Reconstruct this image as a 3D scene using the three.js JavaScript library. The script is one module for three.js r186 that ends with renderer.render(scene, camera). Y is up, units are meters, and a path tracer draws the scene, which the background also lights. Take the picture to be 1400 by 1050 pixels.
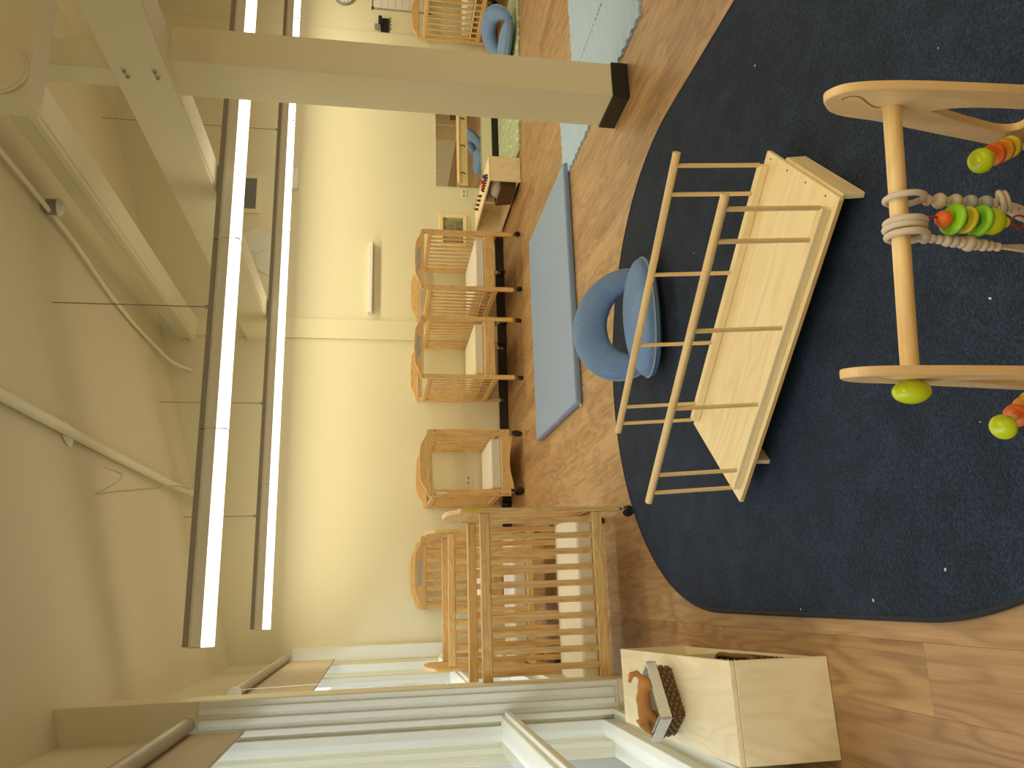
import * as THREE from 'three';
import { RoundedBoxGeometry } from 'three/addons/geometries/RoundedBoxGeometry.js';
import { mergeGeometries } from 'three/addons/utils/BufferGeometryUtils.js';
import { MarchingCubes } from 'three/addons/objects/MarchingCubes.js';
import { RectAreaLightUniformsLib } from 'three/addons/lights/RectAreaLightUniformsLib.js';

// ---------------------------------------------------------------- camera, sky, light, exposure
const scene = new THREE.Scene();
const renderer = new THREE.WebGLRenderer();
renderer.toneMapping = THREE.LinearToneMapping;
renderer.toneMappingExposure = 1.05;
renderer.shadowMap.enabled = true;
RectAreaLightUniformsLib.init();
// the photograph is a portrait picture lying on its side: the room's right is the frame's top
const camera = new THREE.PerspectiveCamera(53.13, 4 / 3, 0.05, 100);
const EYE = new THREE.Vector3(0, 1.4, 0);
const FWD = new THREE.Vector3(0.26140518, -0.16935082, -0.95025661);
camera.position.copy(EYE);
camera.up.set(0.96471497, 0.01370935, 0.26293929);
camera.lookAt(EYE.clone().add(FWD));
camera.updateMatrixWorld(true); camera.updateProjectionMatrix();
const SKY = [0.80, 0.86, 0.90];
scene.background = new THREE.Color().setRGB(...SKY);
scene.backgroundIntensity = 3.4;
const LAMP = new THREE.Color().setRGB(1.0, 0.88, 0.57);
const LAMP_POWER = 18.5, LAMP_SIDE = 5;   // luminance of the hanging lamps' lenses, below and at the sides
const LAMP_ROWS = [[-4.94, 5], [-7.43, 6], [-0.9, 6], [1.6, 6]];   // depth of each row, sections in it

// ---------------------------------------------------------------- helpers
let seed = 7;
const rnd = () => { seed = (seed * 1664525 + 1013904223) >>> 0; return seed / 4294967296; };
const rr = (a, b) => a + (b - a) * rnd();
const V = (x, y, z) => new THREE.Vector3(x, y, z);
const taken = {};
function numbered(n) { const k = taken[n] = (taken[n] ?? -1) + 1; return k ? n + '_' + String(k).padStart(3, '0') : n; }
function tag(o, label, category, group, kind) {
  if (label) o.userData.label = label;
  if (category) o.userData.category = category;
  if (group) o.userData.group = group;
  if (kind) o.userData.kind = kind;
  return o;
}
function thing(name, label, category, [x, y, z] = [0, 0, 0], turn = 0, group) {
  const o = new THREE.Group(); o.name = numbered(name); scene.add(o);
  o.position.set(x, y, z); o.rotation.y = turn;
  return tag(o, label, category, group);
}
function part(parent, name, geo, mat, pos, rot, label) {
  const m = new THREE.Mesh(geo, mat); m.name = parent === scene ? numbered(name) : name;
  if (pos) m.position.set(...pos);
  if (rot) m.rotation.set(...rot);
  m.castShadow = m.receiveShadow = true;
  if (label) m.userData.label = label;
  parent.add(m); return m;
}
function structure(name) { const g = new THREE.Group(); g.name = name; g.userData.kind = 'structure'; scene.add(g); return g; }
// uv in metres; v runs along the grain axis
function uvm(geo, axis = 1, ou = rnd() * 3, ov = rnd() * 3) {
  if (geo.index) geo = geo.toNonIndexed();
  const p = geo.attributes.position, n = geo.attributes.normal, uv = new Float32Array(p.count * 2);
  const o = [0, 1, 2].filter(a => a !== axis);
  const g = (at, i, a) => a === 0 ? at.getX(i) : a === 1 ? at.getY(i) : at.getZ(i);
  for (let t = 0; t < p.count; t += 3) {
    let nn = [0, 0, 0];
    for (let k = 0; k < 3; k++) for (let a = 0; a < 3; a++) nn[a] += Math.abs(g(n, t + k, a));
    const d = nn.indexOf(Math.max(...nn));
    for (let k = 0; k < 3; k++) {
      const i = t + k;
      if (d === axis) { uv[2 * i] = g(p, i, o[0]) + ou; uv[2 * i + 1] = g(p, i, o[1]) * 0.3 + ov; }
      else { const w = o[0] === d ? o[1] : o[0]; uv[2 * i] = g(p, i, w) + ou + d * 0.37; uv[2 * i + 1] = g(p, i, axis) + ov; }
    }
  }
  geo.setAttribute('uv', new THREE.BufferAttribute(uv, 2));
  return geo;
}
const long = (w, h, d) => (w >= h && w >= d ? 0 : h >= d ? 1 : 2);
const box = (w, h, d, r = 0.003, axis) => uvm(r > 0 ? new RoundedBoxGeometry(w, h, d, 1, Math.min(r, w / 2.1, h / 2.1, d / 2.1)) : new THREE.BoxGeometry(w, h, d), axis ?? long(w, h, d));
const cbox = (x0, x1, y0, y1, z0, z1, r = 0) => box(x1 - x0, y1 - y0, z1 - z0, r).translate((x0 + x1) / 2, (y0 + y1) / 2, (z0 + z1) / 2);
function rod(a, b, r, seg = 12, r2 = r) {
  const d = b.clone().sub(a), g = new THREE.CylinderGeometry(r2, r, d.length(), seg);
  uvm0(g);
  g.applyQuaternion(new THREE.Quaternion().setFromUnitVectors(V(0, 1, 0), d.clone().normalize()));
  const c = a.clone().add(b).multiplyScalar(0.5);
  return g.translate(c.x, c.y, c.z);
}
function uvm0(g) { const p = g.attributes.position, uv = g.attributes.uv; for (let i = 0; i < p.count; i++) uv.setXY(i, uv.getX(i) * 0.12, p.getY(i)); return g; }
function extrude(shape, t, bevel = 0.003, axis = 0, curve = 10) {
  const g = new THREE.ExtrudeGeometry(shape, { depth: t - 2 * bevel, bevelEnabled: bevel > 0, bevelThickness: bevel, bevelSize: bevel, bevelOffset: -bevel, bevelSegments: 2, curveSegments: curve });
  g.translate(0, 0, -t / 2 + bevel);
  return uvm(g, axis);
}
const tube = (pts, r, seg = 40, rs = 8, closed = false) => new THREE.TubeGeometry(new THREE.CatmullRomCurve3(pts.map(p => V(...p)), closed), seg, r, rs, closed);
const lathe = (pts, seg = 24) => new THREE.LatheGeometry(pts.map(([x, y]) => new THREE.Vector2(x, y)), seg);

// ---------------------------------------------------------------- noise and textures
function hash(x, y, s) { let h = (x * 374761393 + y * 668265263 + s * 2147483647) | 0; h = Math.imul(h ^ (h >>> 13), 1274126177); return ((h ^ (h >>> 16)) >>> 0) / 4294967296; }
function vn(x, y, px, py, s) {           // value noise, periodic in px, py cells
  const xi = Math.floor(x), yi = Math.floor(y), fx = x - xi, fy = y - yi;
  const u = fx * fx * (3 - 2 * fx), v = fy * fy * (3 - 2 * fy), m = (a, b) => ((a % b) + b) % b;
  const a = hash(m(xi, px), m(yi, py), s), b = hash(m(xi + 1, px), m(yi, py), s), c = hash(m(xi, px), m(yi + 1, py), s), d = hash(m(xi + 1, px), m(yi + 1, py), s);
  return a + (b - a) * u + (c - a) * v + (a - b - c + d) * u * v;
}
const fb = (u, v, px, py, s, o = 3) => { let t = 0, w = 0.5, n = 0; for (let k = 0; k < o; k++) { t += w * vn(u * px, v * py, px, py, s + k); n += w; w *= 0.5; px *= 2; py *= 2; } return t / n; };
function tex(w, h, fn, su, sv, srgb = true) {
  const d = new Uint8Array(w * h * 4);
  for (let j = 0; j < h; j++) for (let i = 0; i < w; i++) { const c = fn(i / w, j / h), k = 4 * (j * w + i); d[k] = c[0]; d[k + 1] = c[1]; d[k + 2] = c[2]; d[k + 3] = 255; }
  const t = new THREE.DataTexture(d, w, h, THREE.RGBAFormat);
  t.wrapS = t.wrapT = THREE.RepeatWrapping; t.magFilter = THREE.LinearFilter; t.minFilter = THREE.LinearMipmapLinearFilter; t.generateMipmaps = true;
  if (srgb) t.colorSpace = THREE.SRGBColorSpace;
  t.repeat.set(1 / su, 1 / sv); t.needsUpdate = true; return t;
}
const mix = (a, b, t) => a.map((x, i) => Math.max(0, Math.min(255, x + (b[i] - x) * t)));
// su x sv: metres that one copy of the picture covers
function wood(s, light, dark, su, sv, rings, contrast = 1, streak = 40) {
  return tex(256, 512, (u, v) => {
    const w = fb(u, v, 3, 2, s, 3) * 2.2 + fb(u, v, 6, 1, s + 9, 2) * 0.8;
    const r = 0.5 + 0.5 * Math.sin((w * rings) * Math.PI * 2);
    const f = fb(u, v, streak, 3, s + 20, 3), g = fb(u, v, 120, 8, s + 31, 2), c = fb(u, v, 2, 2, s + 50, 2);
    const t = contrast * (0.42 * Math.pow(r, 2.2) + 0.55 * (f - 0.35) + 0.35 * (g - 0.5) + 0.5 * (c - 0.5));
    return mix(light, dark, Math.max(0, Math.min(1, t + 0.1)));
  }, su, sv);
}
const M = (o) => new THREE.MeshStandardMaterial(o);
const C = (r, g, b) => new THREE.Color().setRGB(r, g, b);
const plaster = tex(256, 256, (u, v) => { const t = 118 + 20 * fb(u, v, 60, 60, 3, 2); return [t, t, t]; }, 0.5, 0.5, false);
const mats = {
  paint: M({ color: C(0.78, 0.73, 0.53), roughness: 0.75, bumpMap: plaster, bumpScale: 0.0012 }),
  ceil: M({ color: C(0.77, 0.71, 0.52), roughness: 0.85, bumpMap: plaster, bumpScale: 0.0015 }),
  beam: M({ color: C(0.84, 0.80, 0.60), roughness: 0.55 }),
  trim: M({ color: C(0.78, 0.78, 0.70), roughness: 0.45 }),
  blind: M({ color: C(0.58, 0.50, 0.36), roughness: 0.8 }),
  roller: M({ color: C(0.45, 0.40, 0.31), roughness: 0.5 }),
  base: M({ color: C(0.014, 0.012, 0.011), roughness: 0.4 }),
  white: M({ color: C(0.82, 0.80, 0.74), roughness: 0.5 }),
  fixture: M({ color: C(0.90, 0.88, 0.80), roughness: 0.5 }),
  zinc: M({ color: C(0.36, 0.34, 0.31), roughness: 0.55, metalness: 0.2 }),
  chrome: M({ color: C(0.6, 0.58, 0.55), roughness: 0.25, metalness: 1 }),
  black: M({ color: C(0.012, 0.012, 0.013), roughness: 0.45 }),
  grey: M({ color: C(0.30, 0.29, 0.27), roughness: 0.5 }),
  plate: M({ color: C(0.42, 0.42, 0.40), roughness: 0.25 }),
  yellow: M({ color: C(0.72, 0.55, 0.03), roughness: 0.5 }),
  pine: [1, 2, 3].map(s => M({ map: wood(s * 7, [234, 198, 136], [194, 150, 92], 0.22, 0.9, 3, 0.9), roughness: 0.42 })),
  birch: M({ map: wood(71, [250, 230, 182], [232, 202, 146], 0.6, 1.6, 3, 0.75, 30), roughness: 0.45 }),
  maple: M({ map: wood(91, [252, 238, 204], [236, 214, 170], 0.55, 1.1, 4, 0.85, 20), roughness: 0.4 }),
  dowel: M({ map: wood(13, [240, 210, 156], [216, 178, 118], 0.2, 0.8, 2, 0.7), roughness: 0.45 }),
  gymwood: M({ map: wood(33, [236, 204, 154], [212, 172, 120], 0.4, 0.9, 2, 0.7, 26), roughness: 0.38 }),
  ply: M({ map: tex(16, 64, (u, v) => { const k = Math.floor(v * 7) % 2; return k ? [196, 152, 92] : [232, 200, 140]; }, 0.4, 0.018), roughness: 0.5 }),
  rope: M({ map: wood(45, [150, 118, 74], [84, 60, 34], 0.05, 0.06, 3, 1.1), roughness: 0.85 }),
  rope2: M({ map: wood(46, [112, 84, 50], [54, 38, 22], 0.05, 0.06, 3, 1.1), roughness: 0.85 }),
  linen: M({ color: C(0.72, 0.69, 0.62), roughness: 0.9, bumpMap: tex(128, 128, (u, v) => { const t = 128 + 60 * Math.sin(u * 201) * Math.sin(v * 201); return [t, t, t]; }, 0.06, 0.06, false), bumpScale: 0.0006 }),
  sheet: M({ color: C(0.80, 0.76, 0.72), roughness: 0.85 }),
  sheet2: M({ color: C(0.82, 0.76, 0.60), roughness: 0.85 }),
  towel: M({ color: C(0.40, 0.35, 0.31), roughness: 0.95, bumpMap: plaster, bumpScale: 0.004 }),
  mat: M({ color: C(0.24, 0.35, 0.58), roughness: 0.42, bumpMap: tex(128, 128, (u, v) => { const t = 128 + 60 * fb(u, v, 20, 20, 4, 2); return [t, t, t]; }, 0.3, 0.3, false), bumpScale: 0.001 }),
  pillow: M({ map: tex(256, 256, (u, v) => mix([132, 162, 206], [102, 134, 186], 0.5 * fb(u, v, 6, 6, 8, 3) + 0.5 * fb(u, v, 60, 60, 12, 2)), 0.4, 0.4), roughness: 0.9 }),
  piping: M({ color: C(0.30, 0.40, 0.50), roughness: 0.8 }),
  foam: M({ map: tex(256, 256, (u, v) => mix([178, 204, 236], [160, 188, 224], fb(u, v, 9, 40, 5, 3)), 0.9, 0.9), roughness: 0.6 }),
  rug: M({
    map: tex(512, 512, (u, v) => { const n = fb(u, v, 150, 150, 21, 2), c = fb(u, v, 8, 8, 24, 3); return mix([20, 31, 50], [60, 78, 106], Math.max(0, Math.min(1, 0.9 * (n - 0.25) + 0.45 * (c - 0.45)))); }, 0.7, 0.7),
    roughness: 1, bumpMap: tex(512, 512, (u, v) => { const t = 255 * fb(u, v, 120, 120, 27, 2); return [t, t, t]; }, 0.55, 0.55, false), bumpScale: 0.006,
  }),
  binding: M({ color: C(0.018, 0.020, 0.032), roughness: 0.9 }),
  plank: [0, 1, 2, 3, 4, 5].map(k => M({
    map: wood(200 + k * 17, [[188, 150, 106], [178, 140, 98], [192, 156, 114], [182, 146, 104], [172, 134, 92], [186, 148, 102]][k], [[136, 100, 64], [128, 92, 60], [142, 108, 72], [132, 98, 64], [122, 88, 56], [130, 94, 58]][k], 0.36, 1.22, 2.4, 0.9, 26),
    roughness: 0.42,
  })),
  subfloor: M({ color: C(0.10, 0.07, 0.05), roughness: 0.9 }),
  glass: new THREE.MeshPhysicalMaterial({ color: C(0.95, 0.97, 0.95), transmission: 1, thickness: 0, roughness: 0.03, ior: 1.5 }),
  acrylic: new THREE.MeshPhysicalMaterial({ color: C(0.97, 0.96, 0.93), transmission: 1, thickness: 0, roughness: 0.06, ior: 1.45 }),
  mirror: M({ color: C(0.86, 0.86, 0.84), roughness: 0.01, metalness: 1 }),
  lens: M({ color: C(0.8, 0.78, 0.7), roughness: 0.4, emissive: C(1, 0.97, 0.84), emissiveIntensity: 1.9 }),
  silicone: M({ color: C(0.64, 0.54, 0.44), roughness: 0.55 }),
  silicone2: M({ color: C(0.44, 0.45, 0.44), roughness: 0.55 }),
  green: M({ color: C(0.24, 0.56, 0.02), roughness: 0.3 }),
  lime: M({ color: C(0.55, 0.66, 0.01), roughness: 0.25 }),
  lemon: M({ color: C(0.72, 0.60, 0.03), roughness: 0.3 }),
  orange: M({ color: C(0.82, 0.16, 0.02), roughness: 0.3 }),
  tangerine: M({ color: C(0.85, 0.36, 0.03), roughness: 0.3 }),
  dgreen: M({ color: C(0.02, 0.16, 0.03), roughness: 0.3 }),
  red: M({ color: C(0.45, 0.02, 0.02), roughness: 0.6 }),
  blue: M({ color: C(0.02, 0.05, 0.30), roughness: 0.4 }),
  toyfur: M({ color: C(0.52, 0.22, 0.055), roughness: 0.7, bumpMap: plaster, bumpScale: 0.002 }),
  padgreen: M({ map: tex(512, 512, (u, v) => { const w = Math.abs(Math.sin((u * 9 + 1.2 * fb(u, v, 4, 4, 61, 3) * 2) * Math.PI)) * Math.abs(Math.sin((u * 6 - v * 2 + fb(u, v, 5, 5, 66, 3) * 2) * Math.PI)); return mix([222, 220, 178], [164, 180, 152], Math.min(1, w * 3.5)); }, 0.9, 0.9), roughness: 0.7 }),
  siding: M({ color: C(0.24, 0.25, 0.22), roughness: 0.8 }),
  concrete: M({ color: C(0.30, 0.30, 0.28), roughness: 0.9 }),
};
const pine = () => mats.pine[Math.floor(rnd() * 3)];
const gcache = {};
const cached = (k, f) => gcache[k] ??= f();

// ---------------------------------------------------------------- the room
const XL = -0.6, XR = 8.6, ZB = -8.15, ZF = 4.2, RIDGE = 5.4;
const ceilY = x => 2.78 + 0.27 * ((x < RIDGE ? x : 2 * RIDGE - x) + 0.59);
const flatShape = pts => { const s = new THREE.Shape(); pts.forEach(([x, y], i) => i ? s.lineTo(x, y) : s.moveTo(x, y)); s.closePath(); return s; };
{
  // back and front walls reach up to the sloping ceiling
  const prof = [[XL - 0.2, -0.1], [XR + 0.2, -0.1], [XR + 0.2, ceilY(XR) + 0.05], [RIDGE, ceilY(RIDGE) + 0.05], [XL - 0.2, ceilY(XL) + 0.05]];
  for (const [n, z] of [['wall_back', ZB - 0.1], ['wall_front', ZF + 0.1]]) {
    const w = structure(n); part(w, 'wall_surface', extrude(flatShape(prof), 0.2, 0, 0), mats.paint, [0, 0, z]);
  }
  const wr = structure('wall_right'); part(wr, 'wall_surface', cbox(XR, XR + 0.2, -0.1, ceilY(XR) + 0.1, ZB - 0.2, ZF + 0.2), mats.paint);
  const c = structure('ceiling');
  const cp = [[XL - 0.25, ceilY(XL - 0.25)], [RIDGE, ceilY(RIDGE)], [XR + 0.25, ceilY(XR + 0.25)], [XR + 0.25, ceilY(XR) + 0.4], [RIDGE, ceilY(RIDGE) + 0.3], [XL - 0.25, ceilY(XL) + 0.3]];
  part(c, 'ceiling_surface', extrude(flatShape(cp), ZF - ZB + 0.4, 0, 0), mats.ceil, [0, 0, (ZF + ZB) / 2]);
  const pil = structure('trim_1'); part(pil, 'pilaster', cbox(2.72, 2.94, 0.1, ceilY(2.72) - 0.02, ZB, ZB + 0.035, 0.004), mats.paint);
  const pil2 = structure('trim_2'); part(pil2, 'pilaster', cbox(6.42, 6.70, 0.1, ceilY(6.42) - 0.1, ZB, ZB + 0.03, 0.004), mats.paint);
  const bb = structure('baseboard_back');
  for (const [a, b] of [[XL, 2.72], [2.94, 6.42], [6.70, XR]]) part(bb, 'baseboard_strip', cbox(a, b, 0, 0.1, ZB, ZB + 0.012, 0.003), mats.base);
  part(bb, 'baseboard_strip', cbox(2.70, 2.96, 0, 0.1, ZB, ZB + 0.05, 0.003), mats.base);
  part(bb, 'baseboard_strip', cbox(6.40, 6.72, 0, 0.1, ZB, ZB + 0.045, 0.003), mats.base);
}
// floor: vinyl planks running away from the camera
const RUG = { x0: -0.11, x1: 2.28, z0: -4.31, z1: -0.68 };
{
  const fl = structure('floor');
  part(fl, 'subfloor', cbox(XL - 0.2, XR + 0.2, -0.15, -0.0065, ZB - 0.2, ZF + 0.2), mats.subfloor);
  const W = 0.18, L = 1.22, gap = 0.0007, geos = [0, 1, 2, 3].map(k => uvm(new THREE.BoxGeometry(W - gap, 0.006, L - gap), 2, k * 0.18 + 0.09, k * 0.31));
  const rest = mats.plank.map(() => []), list = [];
  const inFrame = (x, z) => { const p = V(x, 0, z).project(camera); return V(x, 0, z).sub(EYE).dot(FWD) > 0.3 && Math.abs(p.x) < 1.02 && Math.abs(p.y) < 1.02; };
  const underRug = (x, z) => { const r = 1.2, cx = (RUG.x0 + RUG.x1) / 2, zz = Math.max(RUG.z0 + r, Math.min(RUG.z1 - r, z)); return Math.hypot(x - cx, z - zz) < r - 0.02; };
  for (let i = 0, x = XL - 0.1; x < XR; i++, x += W) {
    const off = (i * 0.437) % 1 * L;
    for (let z = ZB - off; z < ZF; z += L) {
      const z0 = Math.max(z, ZB), z1 = Math.min(z + L, ZF); if (z1 - z0 < 0.05) continue;
      const pts = []; for (const a of [0.01, 0.5, 0.99]) for (const b of [0, 0.25, 0.5, 0.75, 1]) pts.push([x + a * W, z0 + b * (z1 - z0)]);
      const seen = pts.some(([a, b]) => inFrame(a, b) && !underRug(a, b)), k = Math.floor(rnd() * 6), gk = Math.floor(rnd() * 4);
      list.push({ x: x + W / 2, z: (z0 + z1) / 2, s: (z1 - z0) / L, seen, k, gk });
    }
  }
  const near = list.filter(p => p.seen).sort((a, b) => Math.hypot(a.x, a.z) - Math.hypot(b.x, b.z)).slice(0, 300); near.forEach(p => p.own = true);
  for (const p of list) {
    if (p.own) { const m = part(fl, 'plank', geos[p.gk], mats.plank[p.k], [p.x, -0.003, p.z]); m.scale.z = p.s; }
    else rest[p.k].push(geos[p.gk].clone().scale(1, 1, p.s).translate(p.x, -0.003, p.z));
  }
  rest.forEach((g, k) => { if (g.length) part(fl, 'planks_beyond', mergeGeometries(g), mats.plank[k]).userData.kind = 'stuff'; });
}
// left wall: two bays of windows between a post
{
  const wl = structure('wall_left');
  part(wl, 'apron', cbox(XL - 0.2, XL, -0.1, 0.22, ZB - 0.2, ZF + 0.2), mats.paint);
  part(wl, 'header', cbox(XL - 0.2, XL, 2.32, ceilY(XL) + 0.02, ZB - 0.2, ZF + 0.2), mats.paint);
  part(wl, 'post', cbox(XL - 0.2, -0.44, 0, ceilY(-0.5) + 0.02, -4.18, -3.99, 0.004), mats.paint);
  part(wl, 'corner_post', cbox(XL - 0.2, XL, 0.2, 2.34, ZB - 0.2, -8.02), mats.paint);
  part(wl, 'corner_casing', cbox(XL, -0.46, 0.1, 2.20, ZB, -8.06, 0.004), mats.trim);
  part(wl, 'solid_bay', cbox(XL - 0.2, XL, 0.2, 2.34, -0.6, ZF + 0.2), mats.paint);
  // casing strips on the face of the post towards the window
  part(wl, 'casing', cbox(-0.602, -0.443, 0.2, 2.20, -3.992, -3.984, 0.002), mats.trim);
  for (const [a, b, t] of [[-0.50, -0.47, 0.012], [-0.55, -0.52, 0.017], [-0.602, -0.572, 0.024]]) part(wl, 'casing_strip', cbox(a, b, 0.22, 2.20, -3.99, -3.984 + t, 0.006), mats.trim);
  part(wl, 'casing_strip', cbox(XL - 0.02, -0.52, 0.22, 2.26, -4.215, -4.178, 0.005), mats.trim);
  let k = 0;
  for (const [z0, z1, cuts] of [[-8.02, -4.18, [-6.75, -5.45]], [-3.99, -0.6, [-2.3]]]) {
    const w = structure('window_' + (++k)), xa = XL - 0.09, xb = XL - 0.02, zs = [z0, ...cuts, z1];
    part(w, 'sill', cbox(XL - 0.2, XL + 0.025, 0.20, 0.235, z0, z1, 0.006), mats.trim);
    part(w, 'head_rail', cbox(xa, xb, 2.26, 2.33, z0, z1, 0.005), mats.trim);
    part(w, 'bottom_rail', cbox(xa, xb, 0.235, 0.29, z0, z1, 0.005), mats.trim);
    part(w, 'transom', cbox(xa, XL + 0.02, 0.745, 0.80, z0, z1, 0.006), mats.trim);
    part(w, 'transom_cap', cbox(XL - 0.01, XL + 0.045, 0.755, 0.785, z0 + (k > 1 ? 0.035 : 0.08), z1 - 0.04, 0.006), mats.trim);
    zs.forEach((z, i) => part(w, 'mullion', cbox(xa, xb, 0.235, 2.3, Math.max(z0, z - 0.03), Math.min(z1, z + 0.03), 0.005), mats.trim));
    for (let i = 0; i < zs.length - 1; i++) for (const [ya, yb] of [[0.29, 0.745], [0.80, 2.26]]) {
      part(w, 'pane', new THREE.PlaneGeometry(zs[i + 1] - zs[i] - 0.06, yb - ya), mats.glass, [XL - 0.06, (ya + yb) / 2, (zs[i] + zs[i + 1]) / 2], [0, Math.PI / 2, 0]);
    }
  }
  // outside: yard and the neighbouring house's boarded wall
  const yard = structure('ground_outside'); part(yard, 'yard', cbox(-12, XL - 0.2, -0.4, -0.15, -46, 8), mats.concrete);
  const nb = thing('neighbour_house', 'pale boarded wall of the house outside the windows', 'house', [-3.2, -0.15, -4]);
  part(nb, 'wall_core', cbox(-0.3, -0.03, 0, 3.2, -40, 7), mats.siding);
  for (let i = 0; i < 16; i++) part(nb, 'board', cached('sid', () => box(0.02, 0.19, 47, 0.004)), mats.siding, [-0.016, 0.1 + i * 0.2, -16.5], [0, 0, -0.08]);
}
// roller blinds
for (const [z0, z1, drop, l] of [[-8.0, -5.15, 1.80, 'beige roller blind pulled a little way down over the farther windows'], [-3.94, -1.0, 1.99, 'beige roller blind pulled a little way down over the window beside the low shelf']]) {
  const t = thing('roller_blind', l, 'blind', [-0.535, 2.235, (z0 + z1) / 2], 0, 'roller blinds'), L = z1 - z0;
  part(t, 'roll', rod(V(0, 0, -L / 2), V(0, 0, L / 2), 0.034, 24), mats.roller);
  for (const q of [-1, 1]) part(t, 'end_bracket', rod(V(0, 0, q * (L / 2)), V(0, 0, q * (L / 2 + 0.014)), 0.040, 20), mats.white);
  for (const q of [-1, 1]) part(t, 'bracket_arm', cbox(-0.066, -0.02, -0.02, 0.03, q * L / 2 - 0.012, q * L / 2 + 0.012, 0.002), mats.white);
  part(t, 'fabric', cbox(-0.0345, -0.0325, drop - 2.235, 0, -L / 2 + 0.03, L / 2 - 0.03), mats.blind);
  part(t, 'hem_bar', cbox(-0.042, -0.026, drop - 2.245, drop - 2.215, -L / 2 + 0.03, L / 2 - 0.03, 0.006), mats.blind);
  part(t, 'pull_cord', tube([[0.02, 0, L / 2 + 0.004], [0.03, -0.6, L / 2 + 0.004], [0.03, -1.2, L / 2 + 0.004]], 0.0025, 20, 6), mats.white);
}
// column, beams and services
{
  const col = structure('column'); part(col, 'shaft', cbox(2.74, 2.955, 0.1, 2.515, -3.97, -3.67, 0.004), mats.paint);
  part(col, 'base_band', cbox(2.733, 2.962, 0, 0.1, -3.977, -3.663, 0.003), mats.base);
  const b1 = structure('beam'); part(b1, 'lower_beam', cbox(2.68, 2.84, 2.515, 2.80, ZB, ZF, 0.006), mats.beam);
  for (const [y, z] of [[2.73, -3.694], [2.726, -3.741], [2.578, -3.687], [2.576, -3.734]]) {
    part(b1, 'washer', cached('washer', () => new THREE.CylinderGeometry(0.017, 0.018, 0.008, 16).rotateZ(Math.PI / 2)), mats.beam, [2.677, y, z]);
    part(b1, 'bolt', cached('bolt', () => new THREE.CylinderGeometry(0.009, 0.01, 0.016, 6).rotateZ(Math.PI / 2)), mats.grey, [2.672, y, z]);
  }
  part(b1, 'upper_beam', cbox(2.70, 2.90, 3.32, 3.50, ZB, ZF, 0.006), mats.beam);
  part(b1, 'upper_beam_ledge', cbox(2.665, 2.70, 3.33, 3.375, ZB, ZF, 0.004), mats.beam);
  for (const z of [-3.82, 0.4]) part(b1, 'strut', cbox(2.715, 2.88, 2.80, 3.9, z - 0.075, z + 0.075, 0.004), mats.beam);
  part(b1, 'bottom_flange', cbox(2.70, 2.87, 2.507, 2.5155, ZB, ZF, 0.002), mats.beam);
  // conduit with a round junction box on the ceiling
  const c1 = thing('conduit', 'thin painted conduit with a round box along the ceiling beside the upper beam', 'conduit');
  const y1 = ceilY(2.5) - 0.035;
  part(c1, 'tube', tube([[2.55, y1, 1], [2.55, y1, -3], [2.53, y1, -5.4], [2.42, y1 - 0.02, -6.3], [2.40, y1 - 0.03, -7.4], [2.36, y1 - 0.12, -8.0], [2.34, y1 - 0.24, -8.13]], 0.017, 90), mats.beam);
  const jb = part(c1, 'junction_box', lathe([[0, 0.075], [0.052, 0.075], [0.055, 0.03], [0.055, 0]]).rotateX(Math.PI), mats.grey, [2.58, y1 + 0.025, -5.08]);
  part(jb, 'cover', lathe([[0, 0.028], [0.035, 0.028], [0.062, 0]], 20).rotateX(Math.PI), mats.white, [0, -0.072, 0]);
  const c2 = thing('pipe', 'pale painted pipe crossing the ceiling from a plastered opening', 'pipe');
  part(c2, 'tube', tube([[0.977, ceilY(0.977) - 0.05, 1], [0.977, ceilY(0.977) - 0.05, -6.2], [0.985, ceilY(0.98) - 0.09, -7.6], [0.99, ceilY(0.98) - 0.13, -8.14]], 0.032, 60), mats.beam);
  part(c2, 'ceiling_flange', lathe([[0.03, 0.02], [0.05, 0.024], [0.085, 0]], 20).rotateX(Math.PI), mats.beam, [0.977, ceilY(0.977) - 0.004, -4.77], [0, 0, 0.26]);
  const c3 = thing('cable', 'thin white cable drooping from the ceiling to the nearer pendant light', 'cable');
  part(c3, 'cord', tube([[0.86, ceilY(0.86) - 0.02, -5.3], [0.80, 3.02, -5.25], [0.70, 3.06, -5.12], [0.66, 3.10, -5.05], [0.67, 2.95, -5.03], [0.69, 2.75, -5.05], [0.70, 2.62, -5.05], [0.68, 2.55, -5.05]], 0.006, 60, 6), mats.beam);
  const c4 = thing('conduit', 'short thin conduit with hangers above the lower beam', 'conduit');
  part(c4, 'tube', rod(V(3.5, ceilY(3.5) - 0.05, 0), V(3.5, ceilY(3.5) - 0.05, -7.1), 0.025, 10), mats.beam);
  // heater box with a round duct collar
  const h = thing('duct_box', 'painted sheet metal duct box with a round collar hanging near the beam', 'duct', [2.08, 2.886, -3.1]);
  part(h, 'casing', cbox(0, 0.57, 0, 0.5, -0.15, 0, 0.005), mats.beam);
  part(h, 'collar', new THREE.CylinderGeometry(0.108, 0.108, 0.05, 40).rotateX(Math.PI / 2).translate(0.112, 0.112, 0.026), mats.beam);
  part(h, 'collar_ring', new THREE.TorusGeometry(0.109, 0.006, 8, 40).translate(0.112, 0.112, 0.02), mats.beam);
  for (const x of [0.06, 0.5]) part(h, 'hanger_rod', rod(V(x, 0.5, -0.075), V(x, ceilY(2.08 + x) - 2.886, -0.075), 0.008, 8), mats.zinc);
}
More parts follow.
